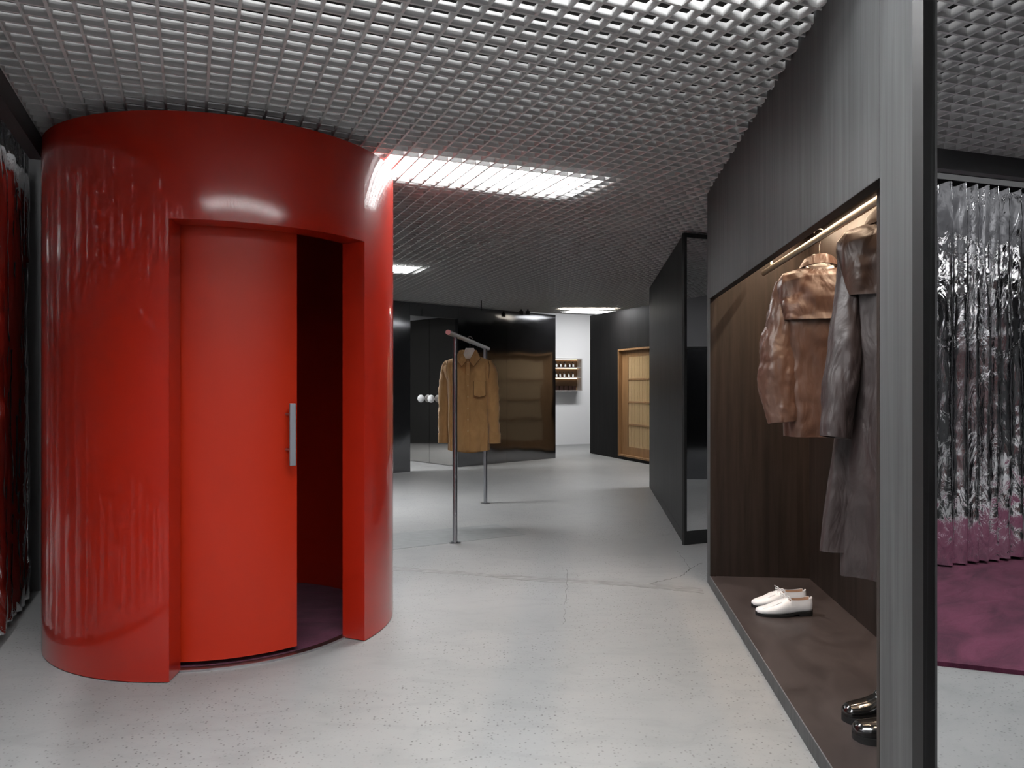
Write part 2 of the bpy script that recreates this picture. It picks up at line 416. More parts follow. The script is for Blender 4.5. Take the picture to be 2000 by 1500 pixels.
dr = MB(); dn = [aD0+(aD1-aD0)*k/40 for k in range(41)]
dr.loft([[(r*math.cos(a), r*math.sin(a), z) for r, z in ((0.700, 0.034), (0.735, 0.034), (0.735, 2.10), (0.700, 2.10))] for a in dn])
door = recalc(dr.obj('sliding_door', M_redm, cyl, 35))
ah = ray_hit(571.5, 0.79); hx, hy = 0.79*math.cos(ah), 0.79*math.sin(ah)
ho = MB().box(-0.0145, 0.0145, -0.011, 0.011, -0.148, 0.148).obj('handle', M_dull, door, bevel=0.003)
ho.location = (hx, hy, 1.065); ho.rotation_euler = (0, 0, ah+PI/2-0.25); ho['label'] = 'grey metal bar handle'
for dz in (-0.075, 0.095):
    st = MB().tube([(0.728*math.cos(ah-0.01), 0.728*math.sin(ah-0.01), 0), (hx, hy, 0)], 0.006, 10).obj('handle_post', M_steel, door, 40); st.location = (0, 0, 1.065+dz)

# ---------------------------------------------------------------- foil curtains
def curtain(name, b0, a0, b1, a1, ztop, step, zstep, seed, label, amp=0.05):
    p0, p1 = G(b0, a0), G(b1, a1); Ld = (p1-p0).length; ang = math.atan2((p1-p0).y, (p1-p0).x)
    t = thing(name, (p0.x, p0.y, 0), ang, label, 'curtain')
    n = int(Ld/step); nz = int((ztop-0.02)/zstep); rnd = random.Random(seed)
    # pleat phase with uneven spacing
    ph = [0.0]; freq = 2*PI/0.115
    for i in range(n): ph.append(ph[-1]+step*freq*(1+0.55*noise.noise(Vector((i*step*2.3, seed, 0)))))
    m = MB()
    for j in range(nz+1):
        v = j/nz; z = 0.04+v*(ztop-0.04)
        for i in range(n+1):
            s = i*step
            am = amp*(0.55+0.5*noise.noise(Vector((s*1.7, seed+9, z*0.35))))*(1.0 if v < 0.93 else 1-(v-0.93)*4)
            y = am*math.sin(ph[i]+0.9*noise.noise(Vector((s*2, z*0.6, seed))))
            y += 0.022*noise.noise(Vector((s*9, z*1.6, seed+3)))*(1-v*0.4)
            cr = abs(noise.noise(Vector((s*16, z*7, seed+5))))
            y += 0.016*cr*(0.4+0.9*max(0, noise.noise(Vector((s*2.2, z*1.3, seed+7)))+0.35))
            y += 0.004*noise.noise(Vector((s*45, z*22, seed+8)))
            zz = z + (0.012*math.sin(ph[i]*1.0) if j == nz else 0) + (0.02*noise.noise(Vector((s*3, 0, seed))) if j == 0 else 0)
            m.v.append((s+0.01*noise.noise(Vector((s*5, z*2, seed+1))), y, zz))
    for j in range(nz):
        for i in range(n):
            k = j*(n+1)+i; m.f.append((k, k+1, k+n+2, k+n+1))
    m.obj('foil_cloth', M_foil, t, 60)
    MB().box(-0.02, Ld+0.02, -0.02, 0.02, ztop+0.02, ztop+0.06).obj('curtain_track', M_black, t)
    return t
curtain('foil_curtain', -0.897, 5.20, -0.897, -1.35, 2.66, 0.016, 0.04, 11.0, 'crinkled silver foil curtain hanging beside the red cylinder')
cb, ca = 4.742*B.x+0.460*B.y, 4.742*A.x+0.460*A.y
curtain('foil_curtain', -0.85, ca-0.0, 7.4, ca, 2.72, 0.012, 0.03, 23.0, 'crinkled silver foil curtain behind the plum carpet, seen in the big mirror')

cp = [G(7.3, ca-0.3)]
e1, e2 = Vector((2.999, 1.427)), Vector((2.836, 1.132)); dv = (e1-e2).normalized()
s_hit = None
pts = [e1+dv*1.6, e1+dv*1.45+Vector((-0.05, -0.02))*0, e2-dv*1.9]
q1 = e2-dv*1.9; q2 = G(q1.dot(B)+0.3, ca-0.35); q3 = G(6.0, ca-0.35); q4 = G(6.0, 0.6)
tag(MB().prism([tuple(e1+dv*0.9), tuple(q1), tuple(q2), tuple(q3), tuple(q4)], 0.0, 0.022).obj('carpet', M_carpet), 'plum purple deep pile carpet in front of the foil curtain', 'carpet')

# slim unseen strips added in the gap above the bulkheads to wash the curtains
def added_strip(b0, b1, a0, a1, z, power, label):
    c = G((b0+b1)/2, (a0+a1)/2); wl, wa = b1-b0, a1-a0
    t = thing('added_strip_light', (c.x, c.y, z), AZ_B, label, 'light')
    MB().box(-wl/2, wl/2, -wa/2, wa/2, 0.004, 0.03).obj('housing', M_alu, t)
    MB().box(-wl/2, wl/2, -wa/2, wa/2, 0, 0.004).obj('diffuser', M_led, t)
    ld = bpy.data.lights.new('lamp', 'AREA'); ld.shape = 'RECTANGLE'; ld.size = wl; ld.size_y = wa; ld.energy = power; ld.color = (0.97, 0.985, 1.0)
    lo = bpy.data.objects.new('lamp', ld); link(lo, t); lo.location = (0, 0, -0.004)
added_strip(-0.5, 6.6, aB-0.40, aB-0.36, 3.05, 60, 'long unseen light strip added above the bulkhead, washing the foil curtain over the carpet')
added_strip(-0.845, -0.815, -1.2, 4.6, 3.05, 50, 'long unseen light strip added above the bulkhead, washing the foil curtain beside the red cylinder')

# ---------------------------------------------------------------- oak display cabinet with the niche
RZ = -math.radians(5.86)
Ncab = Vector((0.963, 1.744))
cab = thing('display_cabinet', (Ncab.x, Ncab.y, 0), RZ, 'charcoal oak wardrobe cabinet with lit open niche and mirrored end', 'cabinet')
CL = 3.19; S0, S1 = 0.262, 3.079; ZT = CEIL+0.036; ZP = 0.067; ZO = 1.86; DN = 0.62
az = math.radians(90-69.4)-RZ; ux, uy = math.cos(az), math.sin(az)      # end face direction in cabinet space
MB().prism([(0, 0), (0.04, 0.04*uy/ux), (0.04, S0), (0, S0)], 0, ZT).obj('pillar', M_cab, cab)
MB().box(0, 0.04, S0+0.0015, CL, ZO, ZT).obj('lintel', M_cab, cab)
MB().box(0, 0.04, S1, CL, ZP, ZO-0.001).obj('side_stile', M_cab, cab)
MB().box(0.002, 0.0395, S1-0.002, S1-0.0002, ZP, ZO-0.002).obj('stile_lining', M_brown, cab)
MB().box(0, 0.03, S0+0.001, CL, 0, ZP-0.003).obj('plinth', M_cab, cab)
MB().box(0.0, 0.0025, S0+0.001, S1, ZP-0.003, ZP+0.0005).obj('edge_strip', M_duct, cab)
MB().box(0.004, DN, S0+0.10, S1+0.03, ZP-0.022, ZP).obj('platform', M_plat, cab)
MB().box(0.04, DN+0.02, S1+0.005, S1+0.03, ZP, 2.28).obj('end_panel', M_brown, cab)
MB().box(DN, DN+0.02, S0+0.12, S1+0.005, ZP, 2.28).obj('back_panel', M_brown, cab)
MB().box(0.04, DN, S0+0.11, S0+0.13, ZP, 2.28).obj('end_panel', M_brown, cab)
MB().box(0.04, DN, S0+0.11, S1+0.03, 2.26, 2.28).obj('niche_top', M_brown, cab)
E = 0.86
MB().prism([(0.041, 0.041*uy/ux), (E*ux, E*uy), (E*ux, CL), (0.04, CL), (0.04, CL-0.06), (E*ux-0.03, CL-0.06), (E*ux-0.03, 0.55), (0.041, 0.365)][::1], 0, 0.04).obj('base_board', M_cab, cab)
MB().box(E*ux-0.02, E*ux, E*uy+0.01, CL, 0.04, ZT-0.04).obj('rear_panel', M_cab, cab)
MB().box(0.04, E*ux-0.02, CL-0.02, CL, 0.04, ZT-0.04).obj('far_panel', M_cab, cab)
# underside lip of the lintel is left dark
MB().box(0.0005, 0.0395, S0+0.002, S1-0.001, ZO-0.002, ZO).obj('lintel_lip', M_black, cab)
# end mirror: frame and glass on the slanted end
mf = thing('x', (0, 0, 0), 0); bpy.data.objects.remove(mf)
def end_mirror(parent, length, fw, z0, z1, ztop, ang):
    # local frame: x along the end face, y into the cabinet
    R = Matrix.Rotation(ang, 4, 'Z')
    fr = MB(); fr.box(0.0, fw, 0.0, 0.03, 0, ztop); fr.box(length-fw, length, 0.0, 0.03, 0, ztop)
    fr.box(fw, length-fw, 0.0, 0.03, 0, z0); fr.box(fw, length-fw, 0.0, 0.03, z1, ztop)
    o = fr.obj('mirror_frame', M_black, parent); o.rotation_euler = (0, 0, ang)
    g = MB().box(fw, length-fw, 0.006, 0.028, z0, z1).obj('mirror_glass', M_mirror, parent); g.rotation_euler = (0, 0, ang)
    g['label'] = 'tall mirror glass'
    e = MB().box(fw-0.0005, fw+0.002, 0.003, 0.0062, z0, z1).obj('mirror_edge', M_alu, parent); e.rotation_euler = (0, 0, ang)
end_mirror(cab, E, 0.036, 0.10, 2.50, ZT, az)
# hanging rail
RX, RZH = 0.271, 1.975
def oval(y, n=16): return [(RX+0.011*math.cos(2*PI*k/n), y, RZH+0.0175*math.sin(2*PI*k/n)) for k in range(n)]
rail = MB().loft([oval(y) for y in (S0+0.135, 1.0, 2.0, (4.53-1.744)/0.9948)]).obj('hanging_rail', M_rail, cab, 50)
for s in (0.9, (4.34-1.744)/0.9948): MB().box(RX-0.006, RX+0.006, s-0.012, s+0.012, RZH+0.01, 2.26).obj('rail_bracket', M_rail, rail)
for wx, pw in ((0.10, 12), (0.45, 32)):
    ls = MB().box(wx-0.008, wx+0.008, S0+0.25, S1-0.05, 2.246, 2.26).obj('led_strip', M_led2, cab)
    ld = bpy.data.lights.new('lamp', 'AREA'); ld.shape = 'RECTANGLE'; ld.size = 0.014; ld.size_y = S1-S0-0.3; ld.energy = pw; ld.color = (1.0, 0.74, 0.52)
    lo = bpy.data.objects.new('lamp', ld); link(lo, cab); lo.location = (wx, (S0+S1)/2+0.1, 2.243)

# ---------------------------------------------------------------- mirrored black box behind
C1 = P(1336.5, 1065)
bx = thing('mirrored_box', (C1.x, C1.y, 0), RZ, 'tall black oak box unit with a mirror on its near end, behind the cabinet', 'cabinet')
ang2 = AZ_B-RZ; bxu, byu = math.cos(ang2), math.sin(ang2); BL = 3.48; BW = 0.85; BH = 2.536
pl = [(0, 0.0), (BW*bxu, BW*byu), (BW*bxu, BL), (0, BL)]
ins = 0.032
MB().prism([(0, ins/bxu), (BW*bxu, BW*byu+ins/bxu), (BW*bxu, BL), (0, BL)], 0.086, BH).obj('body', M_box, bx)
MB().prism([(0.0, ins/bxu), (BW*bxu, BW*byu+ins/bxu), (BW*bxu, BL), (0.0, BL)], 0, 0.083).obj('plinth', M_box, bx)
end_mirror(bx, BW, 0.026, 0.111, 2.502, BH, ang2)

# ---------------------------------------------------------------- far right dark wall with the lattice door
W0 = Vector((1.49, 14.2)); W1 = Vector((2.247, 12.2)); wd = (W1-W0).normalized(); wang = math.atan2(wd.y, wd.x)
wr = thing('wall_right', (W0.x, W0.y, 0), wang); structure(wr)
WLn = 4.2; d0, d1 = 1.12, 2.75
MB().box(0, d0, 0.0, 0.12, 0, 2.62).obj('wall_board', M_blkwall, wr)
MB().box(d0, d1, 0.0, 0.12, 1.93, 2.62).obj('wall_board', M_blkwall, wr)
MB().box(d0, d1, 0.0, 0.12, 0, 0.055).obj('wall_board', M_blkwall, wr)
MB().box(d1, WLn, 0.0, 0.12, 0, 2.62).obj('wall_board', M_blkwall, wr)
sj = thing('door_1', (W0.x, W0.y, 0), wang); structure(sj)
fr = MB(); fr.box(d0, d0+0.03, -0.02, 0.12, 0.055, 1.93); fr.box(d1-0.03, d1, -0.02, 0.12, 0.055, 1.93)
fr.box(d0+0.03, d1-0.03, -0.02, 0.12, 1.90, 1.93); fr.box(d0+0.03, d1-0.03, -0.02, 0.12, 0.055, 0.085); fr.obj('door_frame', M_shoji, sj)
df = MB(); df.box(d0+0.03, 1.37, 0.05, 0.08, 0.085, 1.90); df.box(d1-0.25, d1-0.03, 0.05, 0.08, 0.085, 1.90)
df.box(1.37, d1-0.25, 0.05, 0.08, 1.79, 1.90); df.box(1.37, d1-0.25, 0.05, 0.08, 0.085, 0.23); df.obj('door_leaf', M_shoji, sj)
MB().box(1.37, d1-0.25, 0.078, 0.084, 0.23, 1.79).obj('backing', M_paper, sj)
for z in (0.615, 1.007, 1.40): MB().box(1.37, d1-0.25, 0.042, 0.052, z-0.012, z+0.012).obj('rail', M_shoji, sj)
ns = 27; sm = MB().box(-0.0095, 0.0095, 0.052, 0.07, 0.23, 1.79).mesh('slat', M_slat)
for i in range(ns):
    o = bpy.data.objects.new('slat', sm); link(o, sj); o.location = (1.37+0.02+(d1-0.25-1.37-0.04)*i/(ns-1), 0, 0)
ld = bpy.data.lights.new('lamp', 'AREA'); ld.shape = 'RECTANGLE'; ld.size = 0.9; ld.size_y = 0.3; ld.energy = 22; ld.color = (1, 0.9, 0.75)  # added lamp without a fixture, brightening the lattice door
lo = bpy.data.objects.new('lamp', ld); link(lo, slab); pp = W0+wd*1.7+Vector((wd.y, -wd.x))*-0.0; nrm = Vector((wd.y, -wd.x))
pp = W0+wd*1.7+nrm*0.9; lo.location = (pp.x, pp.y, 2.61)

# ---------------------------------------------------------------- dark stainless wall with mirrored double doors
K0, K1, K2, K3 = Vector((-3.35, 9.57)), Vector((-1.539, 11.19)), Vector((-0.850, 11.80)), Vector((0.775, 13.25))
kd = (K3-K0).normalized(); kang = math.atan2(kd.y, kd.x)
mw = thing('wall_left', (K0.x, K0.y, 0), kang); structure(mw)
s1 = (K1-K0).dot(kd); s2 = (K2-K0).dot(kd); s3 = (K3-K0).dot(kd); MH = 2.545; MO = 2.35
s23 = s2+(s3-s2)*0.47
for a_, b_, z0, z1 in ((0, s1-0.85, 0, MH), (s1-0.848, s1, 0, MH), (s1+0.002, s2, MO, MH), (s2+0.002, s23, 0, MH), (s23+0.003, s3, 0, MH)):
    MB().box(a_, b_, 0.0, 0.012, z0, z1).obj('steel_panel', M_metal, mw)
MB().box(0, s1-0.002, 0.012, 0.07, 0, MH).obj('wall_core', M_black, mw)
MB().box(s1, s2, 0.012, 0.07, MO, MH).obj('wall_core', M_black, mw)
MB().box(s2+0.002, s3-0.002, 0.012, 0.07, 0, MH).obj('wall_core', M_black, mw)
MB().box(s1-0.002, s1+0.012, 0.0, 0.07, 0, MO).obj('door_jamb', M_metal, mw)
MB().box(s2-0.008, s2, 0.0, 0.07, 0, MO).obj('door_jamb', M_metal, mw)
Jr, Jl = Vector((-0.86, 11.86)), Vector((-1.95, 13.02)); jd = (Jl-Jr).normalized(); jang = math.atan2(jd.y, jd.x); JL = (Jl-Jr).length
dd = thing('door_2', (Jr.x, Jr.y, 0), jang); structure(dd)
sm_ = (Vector((-1.378, 12.38))-Jr).dot(jd)
for a_, b_, kx in ((0.0, sm_-0.003, sm_-0.15), (sm_+0.003, JL, sm_+0.13)):
    lf = MB().box(a_, b_, -0.02, 0.02, 0.01, 2.40).obj('door_leaf', M_doorm, dd)
    kb = MB().lathe([(0.0, 0.0), (0.014, 0.0), (0.014, 0.022), (0.036, 0.028), (0.056, 0.046), (0.064, 0.072), (0.056, 0.100), (0.036, 0.118), (0.012, 0.126), (0.0, 0.127)], 28).obj('door_knob', M_white, lf, 40)
    kb.location = (kx, 0.02, 1.075); kb.rotation_euler = (-PI/2, 0, 0); kb['label'] = 'round white disc knob'
structure(MB().box(-5.4, -1.0, 14.5, 14.6, 0, 3.25).obj('wall_far', M_dkw))

# dark metal partition reflected in the far mirror
pt = thing('metal_partition', (5.35, 4.05, 0), math.radians(52), 'tall dark metal partition seen only in the mirror of the black box', 'partition')
MB().box(-1.8, 1.8, -0.03, 0.03, 0, 1.80).obj('panel', M_metal, pt)
MB().box(-1.82, 1.82, -0.04, 0.04, 1.80, 1.83).obj('cap_rail', M_trim, pt)

# ---------------------------------------------------------------- bottle shelf on the white wall
wb_ = G(0, 14.46); 
sp_ = P(1129, 868); db = Vector((0.0887*16.35, 16.35)).dot(B)
sh = thing('wall_shelf', tuple(G(db, 14.46))+(0,), AZ_B, 'small open wall shelf box with two boards on the far white wall', 'shelf')
SWd, z0s, z1s = 0.95, 1.165, 1.875
MB().box(-SWd, 0, -0.02, 0, z0s, z1s).obj('back', M_shelfb, sh)
fm_ = MB(); fm_.box(-SWd, 0, -0.22, -0.02, z1s-0.02, z1s); fm_.box(-SWd, 0, -0.22, -0.02, z0s, z0s+0.02); fm_.box(-0.02, 0, -0.22, -0.02, z0s+0.02, z1s-0.02); fm_.box(-SWd, -SWd+0.02, -0.22, -0.02, z0s+0.02, z1s-0.02)
fm_.obj('case', M_shelfm, sh)
for z in (1.455, 1.67): MB().box(-SWd+0.02, -0.02, -0.21, -0.02, z, z+0.012).obj('shelf_board', M_shelfm, sh)
for z in (1.45, 1.665, 1.85):
    MB().box(-SWd+0.02, -0.03, -0.035, -0.022, z-0.008, z).obj('led_strip', M_led2, sh)
protoB = None
def bottle(x, z, label, group):
    global protoB
    o0 = G(db+x, 14.46-0.13)
    if protoB is None:
        t = thing('bottle', (0, 0, 0), 0)
        MB().lathe([(0.0, 0), (0.027, 0), (0.028, 0.004), (0.028, 0.07), (0.022, 0.082), (0.011, 0.088), (0.011, 0.098), (0.0, 0.098)], 14).obj('glass', M_glass, t, 40)
        MB().lathe([(0.0, 0.098), (0.013, 0.098), (0.013, 0.124), (0.0, 0.124)], 12).obj('cap', M_black, t, 40)
        MB().box(-0.018, 0.018, -0.0295, -0.024, 0.012, 0.062).obj('paper_label', M_label, t)
        protoB = t
    else: t = copy_tree(protoB)
    t.location = (o0.x, o0.y, z); t.rotation_euler = (0, 0, AZ_B); tag(t, label, 'bottle', group); return t
def xs_(px): # distance along shelf for an image column
    k = (px-1000)/FPX
    # point on line G(b,14.33): x = k*y
    b = (k*14.33*A.y-14.33*A.x)/(B.x-k*B.y); return b-db
ORD = ('nearest the steel wall', 'second from the steel wall', 'in the middle of the row', 'fourth from the steel wall', 'last before the open side')
for k, px in enumerate((1086, 1094, 1103, 1111.5, 1118.5)): bottle(xs_(px), 1.682, 'dark bottle with white label on the top wall shelf, '+ORD[k], 'bottles on the top shelf')
for k, px in enumerate((1086, 1093, 1101, 1110, 1118)): bottle(xs_(px), 1.467, 'dark bottle with white label on the middle wall shelf, '+ORD[k], 'bottles on the middle shelf')
jm = MB().box(-0.04, 0.04, -0.04, 0.04, 0, 0.095).mesh('candle_box', M_jar)
for k, px in enumerate((1086, 1095, 1104, 1112.5, 1120)):
    o = bpy.data.objects.new('candle_box', jm); link(o); p = G(db+xs_(px), 14.33); o.location = (p.x, p.y, z0s+0.02); o.rotation_euler = (0, 0, AZ_B)
    tag(o, 'small dark brown box on the lowest wall shelf, '+ORD[k], 'box', 'boxes on the lowest shelf')

# ---------------------------------------------------------------- tiny things at the ceiling
p = P(940, 752+165, 0); d = FPX*(CEIL-EYE)/165
tag(MB().tube([(-60/FPX*d, d, CEIL), (-60/FPX*d, d, CEIL-0.15)], 0.008, 8).obj('ceiling_rod', M_black), 'thin black rod hanging from the grid ceiling above the steel wall', 'rod')
for px, lb in ((1018, 'small black spotlight under the ceiling, nearer the clothes rack'), (1031, 'small black spotlight under the ceiling, nearer the white wall')):
    d = FPX*(CEIL-EYE)/148; X = (px-1000)/FPX*d
    t = thing('ceiling_spotlight', (X, d, CEIL), 0, lb, 'light')
    MB().tube([(0, 0, 0), (0, 0, -0.03)], 0.012, 8).obj('stem', M_black, t)
    MB().lathe([(0.0, -0.09), (0.035, -0.09), (0.04, -0.03), (0.0, -0.03)], 12).obj('head', M_black, t, 40)

# ---------------------------------------------------------------- clothes rack
F0, F1 = P(888.5, 1060), P(948, 983); rv = (F1-F0); rl = rv.length; rd = rv.normalized(); ra = math.atan2(rd.y, rd.x)
rk = thing('clothes_rack', tuple(F0), ra, 'freestanding brushed steel T-bar clothes rack on the concrete floor', 'clothes rack')
BZ = 1.712
MB().tube([(-0.33, 0, BZ), (rl+0.27, 0, BZ)], 0.020, 20).obj('crossbar', M_steel, rk, 40)
for x in (0, rl):
    MB().tube([(x, 0, 0.004), (x, 0, BZ-0.015)], 0.0205, 20).obj('post', M_steel, rk, 40)
    MB().lathe([(0.0, 0), (0.05, 0), (0.05, 0.004), (0.0, 0.004)], 20, (x, 0, 0)).obj('floor_plate', M_steel, rk, 40)

# ---------------------------------------------------------------- garments
def smooth01(t): t = max(0, min(1, t)); return t*t*(3-2*t)
def interp(tab, t):
    for (t0, v0), (t1, v1) in zip(tab, tab[1:]):
        if t <= t1:
            k = (t-t0)/(t1-t0) if t1 > t0 else 0; k = max(0, min(1, k)); return v0+(v1-v0)*k
    return tab[-1][1]
def body_mesh(zh, hwt, hdt, ztop, seed, amp, nf, n=96, nv=60, wr=0.006, cxf=None):
    m = MB(); rings = []
    for j in range(nv+1):
        v = j/nv; r = []
        hw = interp(hwt, v); hd = interp(hdt, v)
        for i in range(n):
            th = 2*PI*i/n; c, s = math.cos(th), math.sin(th)
            x = hw*math.copysign(abs(c)**0.75, c); y = hd*math.copysign(abs(s)**0.8, s)
            fold = amp*(1-v)**0.8*math.sin(nf*th+2.5*noise.noise(Vector((math.cos(th)*1.2, math.sin(th)*1.2, v*1.5+seed))))
            y += fold*(1 if s > 0 else -1)*abs(s)**0.5; x += 0.4*fold*c
            z = zh+(ztop(x)-zh)*v
            p = Vector((x*6, y*6+seed, z*5))
            y += wr*(1.4*noise.noise(p)+0.9*abs(noise.noise(p*2.6)))*(1 if s > 0 else -1)*min(1, (1-v)*12+0.15)
            if cxf: x += cxf(v)
            r.append((x, y, z))
        rings.append(r)
    rings.insert(0, [(x*0.9, y*0.75, z+0.05) for x, y, z in rings[0]])   # hem folded inward
    m.loft(rings, cap=True); return m
def sleeve_mesh(path, radii, seed, flat=0.7, wr=0.012, n=40, steps=50, freq=14):
    pts = [Vector(p) for p in path]; m = MB(); rings = []
    k = len(pts)-1
    for j in range(steps+1):
        t = j/steps*k; i = min(int(t), k-1); f = t-i
        p0, p1, p2, p3 = pts[max(i-1, 0)], pts[i], pts[i+1], pts[min(i+2, k)]
        c = 0.5*((2*p1)+(p2-p0)*f+(2*p0-5*p1+4*p2-p3)*f*f+(3*p1-p0-3*p2+p3)*f**3)
        tg = ((p2-p0)*(1-f)+(p3-p1)*f).normalized()
        sx = Vector((0, 1, 0)).cross(tg).normalized(); sy = tg.cross(sx).normalized()
        r = radii[i]+(radii[i+1]-radii[i])*f; ring = []
        for q in range(n):
            th = 2*PI*q/n
            d_ = sx*math.cos(th)+sy*math.sin(th)*flat
            crease = wr*(1.2*noise.noise(Vector((c.z*freq, th*0.9+seed, seed)))+0.9*abs(noise.noise(Vector((c.z*freq*2, math.cos(th)*2+seed, math.sin(th)*2)))))
            ring.append(tuple(c+d_*(r+crease)))
        rings.append(ring)
    last = rings[-1]; cc = sum((Vector(p) for p in last), Vector())/n
    rings.append([tuple(cc+(Vector(p)-cc)*0.86) for p in last]); up = (Vector(rings[-4][0])-Vector(last[0]))*0.8
    rings.append([tuple(cc+(Vector(p)-cc)*0.8+up) for p in last])
    m.loft(rings, cap=True); return m
def hanger(parent_loc, rz, hookz, sz, half, label, wide=0.045, name='clothes_hanger', group=None):
    t = thing(name, parent_loc, rz, label, 'hanger', group)
    n = 14; rr = []
    for i in range(-n, n+1):
        u = i/n; x = u*half; z = sz-0.03-0.09*abs(u)**1.3*half/0.15; wd_ = 0.016+0.008*(1-abs(u)); hh = 0.022+0.02*(1-abs(u))**2
        rr.append([(x, wd_*math.cos(a), z+hh*math.sin(a)) for a in [2*PI*q/10 for q in range(10)]])
    MB().loft(rr).obj('shoulder_bar', M_hang, t, 60)
    MB().plate([(-wide, sz-0.03), (wide, sz-0.03), (wide*0.62, sz+0.035), (-wide*0.62, sz+0.035)], -0.012, 0.012).obj('neck_block', M_hang, t, bevel=0.004)
    hp = [(0, 0, sz+0.03), (0, 0, hookz-0.055), (0.004, 0, hookz-0.045)]
    R = 0.024
    for k in range(13):
        a = -PI*0.42+k*(PI*1.35)/12
        hp.append((R*math.cos(a), 0, hookz-0.006+R*math.sin(a)-0.0))
    MB().tube(hp, 0.0024, 8).obj('hook', M_wire, t, 60)
    return t

# --- tan suede overshirt on the rack (front towards the camera)
dS = 7.0; tS = (dS-F0.y)/rd.y; sx_ = F0.x+rd.x*tS
SZT = 1.60
hanger((sx_, dS, 0), 0, BZ+0.025, 1.612, 0.155, 'white plastic hanger with suede overshirt on the steel rack', 0.062)
shirt = thing('overshirt', (sx_-0.012, dS, 0), 0, 'tan suede button-up overshirt hanging on the steel rack', 'shirt')
zt = lambda x: 1.585-0.075*max(0, 1-(abs(x)/0.06)**2)-0.36*max(0, abs(x)-0.055)-0.9*max(0, abs(x)-0.2)
bm_ = body_mesh(0.69, [(0, 0.192), (0.5, 0.198), (0.78, 0.208), (0.93, 0.235), (1, 0.235)], [(0, 0.07), (0.6, 0.08), (0.85, 0.085), (0.96, 0.05), (1, 0.014)], zt, 2.0, 0.022, 7)
# curved shirt tail hem
bm_.v = [(x, y, z-(0.035*(1-(abs(x)/0.2)**2) if z < 0.8 else 0)*(1 if y > 0 else 0.2)*(0.8-z if z < 0.8 else 0)*9) for x, y, z in bm_.v]
bm_.obj('shirt_body', M_suede, shirt, 70)
for sgn in (-1, 1):
    off = 0.012 if sgn > 0 else 0.0; yo = -0.035 if sgn > 0 else 0.03
    s_ = sleeve_mesh([(sgn*0.170, 0, 1.50), (sgn*0.205, yo, 1.43), (sgn*0.224, yo, 1.25), (sgn*0.232, yo, 1.02), (sgn*(0.232+off), yo, 0.83)], [0.058, 0.060, 0.058, 0.055, 0.050], 3.0+sgn, 0.75, 0.010)
    slv = s_.obj('sleeve', M_suede, shirt, 70)
    cf = sleeve_mesh([(sgn*(0.232+off), yo, 0.845), (sgn*(0.233+off), yo, 0.80), (sgn*(0.234+off), yo, 0.755)], [0.058, 0.058, 0.056], 8.0, 0.62, 0.001, steps=8)
    cf.obj('cuff', M_suede, slv, 70)
for sgn in (-1, 1):
    MB().tube([(sgn*0.185, -0.075, 1.535), (sgn*0.196, -0.094, 1.49), (sgn*0.197, -0.104, 1.43), (sgn*0.190, -0.106, 1.36)], 0.0032, 6).obj('armhole_seam', M_seam_shade, shirt, 60)
def front_y(x, z): return -0.088
# collar leaves, stand, placket, buttons, pocket
for sgn in (-1, 1):
    m = MB(); ptsf = [(0.012, 1.525), (0.055, 1.470), (0.118, 1.548), (0.078, 1.625), (0.062, 1.625)]
    vv = []
    for (x, z) in ptsf: vv.append((sgn*x, -0.132 if z < 1.5 else (-0.122 if z < 1.56 else -0.062), z))
    k = len(m.v); m.v += vv + [(x, y+0.012, z) for x, y, z in vv]; n5 = len(vv)
    fa = tuple(range(n5)); fb = tuple(range(n5, 2*n5))
    m.f += [fa, tuple(reversed(fb))]+[(i, (i+1) % n5, n5+(i+1) % n5, n5+i) for i in range(n5)]
    recalc(m.obj('collar', M_suede, shirt))
ring = []
for j, (z, r1, r2) in enumerate(((1.555, 0.075, 0.058), (1.60, 0.070, 0.052), (1.632, 0.066, 0.048))):
    ring.append([(r1*math.cos(a), 0.0+r2*math.sin(a), z) for a in [PI*q/20 for q in range(21)]])
cs = MB().loft(ring, cap=False, closed=False).obj('collar_stand', M_suede, shirt, 70)
so = cs.modifiers.new('t', 'SOLIDIFY'); so.thickness = 0.006
MB().box(-0.022, 0.024, -0.012, -0.008, 1.510, 1.535).obj('neck_label', M_label, shirt)
pk = MB()
zz = [0.70+0.82*k/20 for k in range(21)]
pk.loft([[(-0.017, -0.109-0.003*math.sin(z*23), z), (0.017, -0.109-0.003*math.sin(z*23), z), (0.017, -0.07, z), (-0.017, -0.07, z)] for z in zz])
recalc(pk.obj('placket', M_suede, shirt))
for z in (1.505, 1.40, 1.295, 1.19, 1.085, 0.98, 0.875):
    b_ = MB().lathe([(0.0, 0), (0.007, 0), (0.007, 0.003), (0.0, 0.004)], 12).obj('button', M_button, shirt, 40); b_.rotation_euler = (PI/2, 0, 0); b_.location = (0, -0.112, z)
MB().plate([(0.055, 1.335), (0.055, 1.205), (0.11, 1.185), (0.165, 1.205), (0.165, 1.335)], -0.110, -0.06).obj('chest_pocket', M_suede, shirt, bevel=0.002)

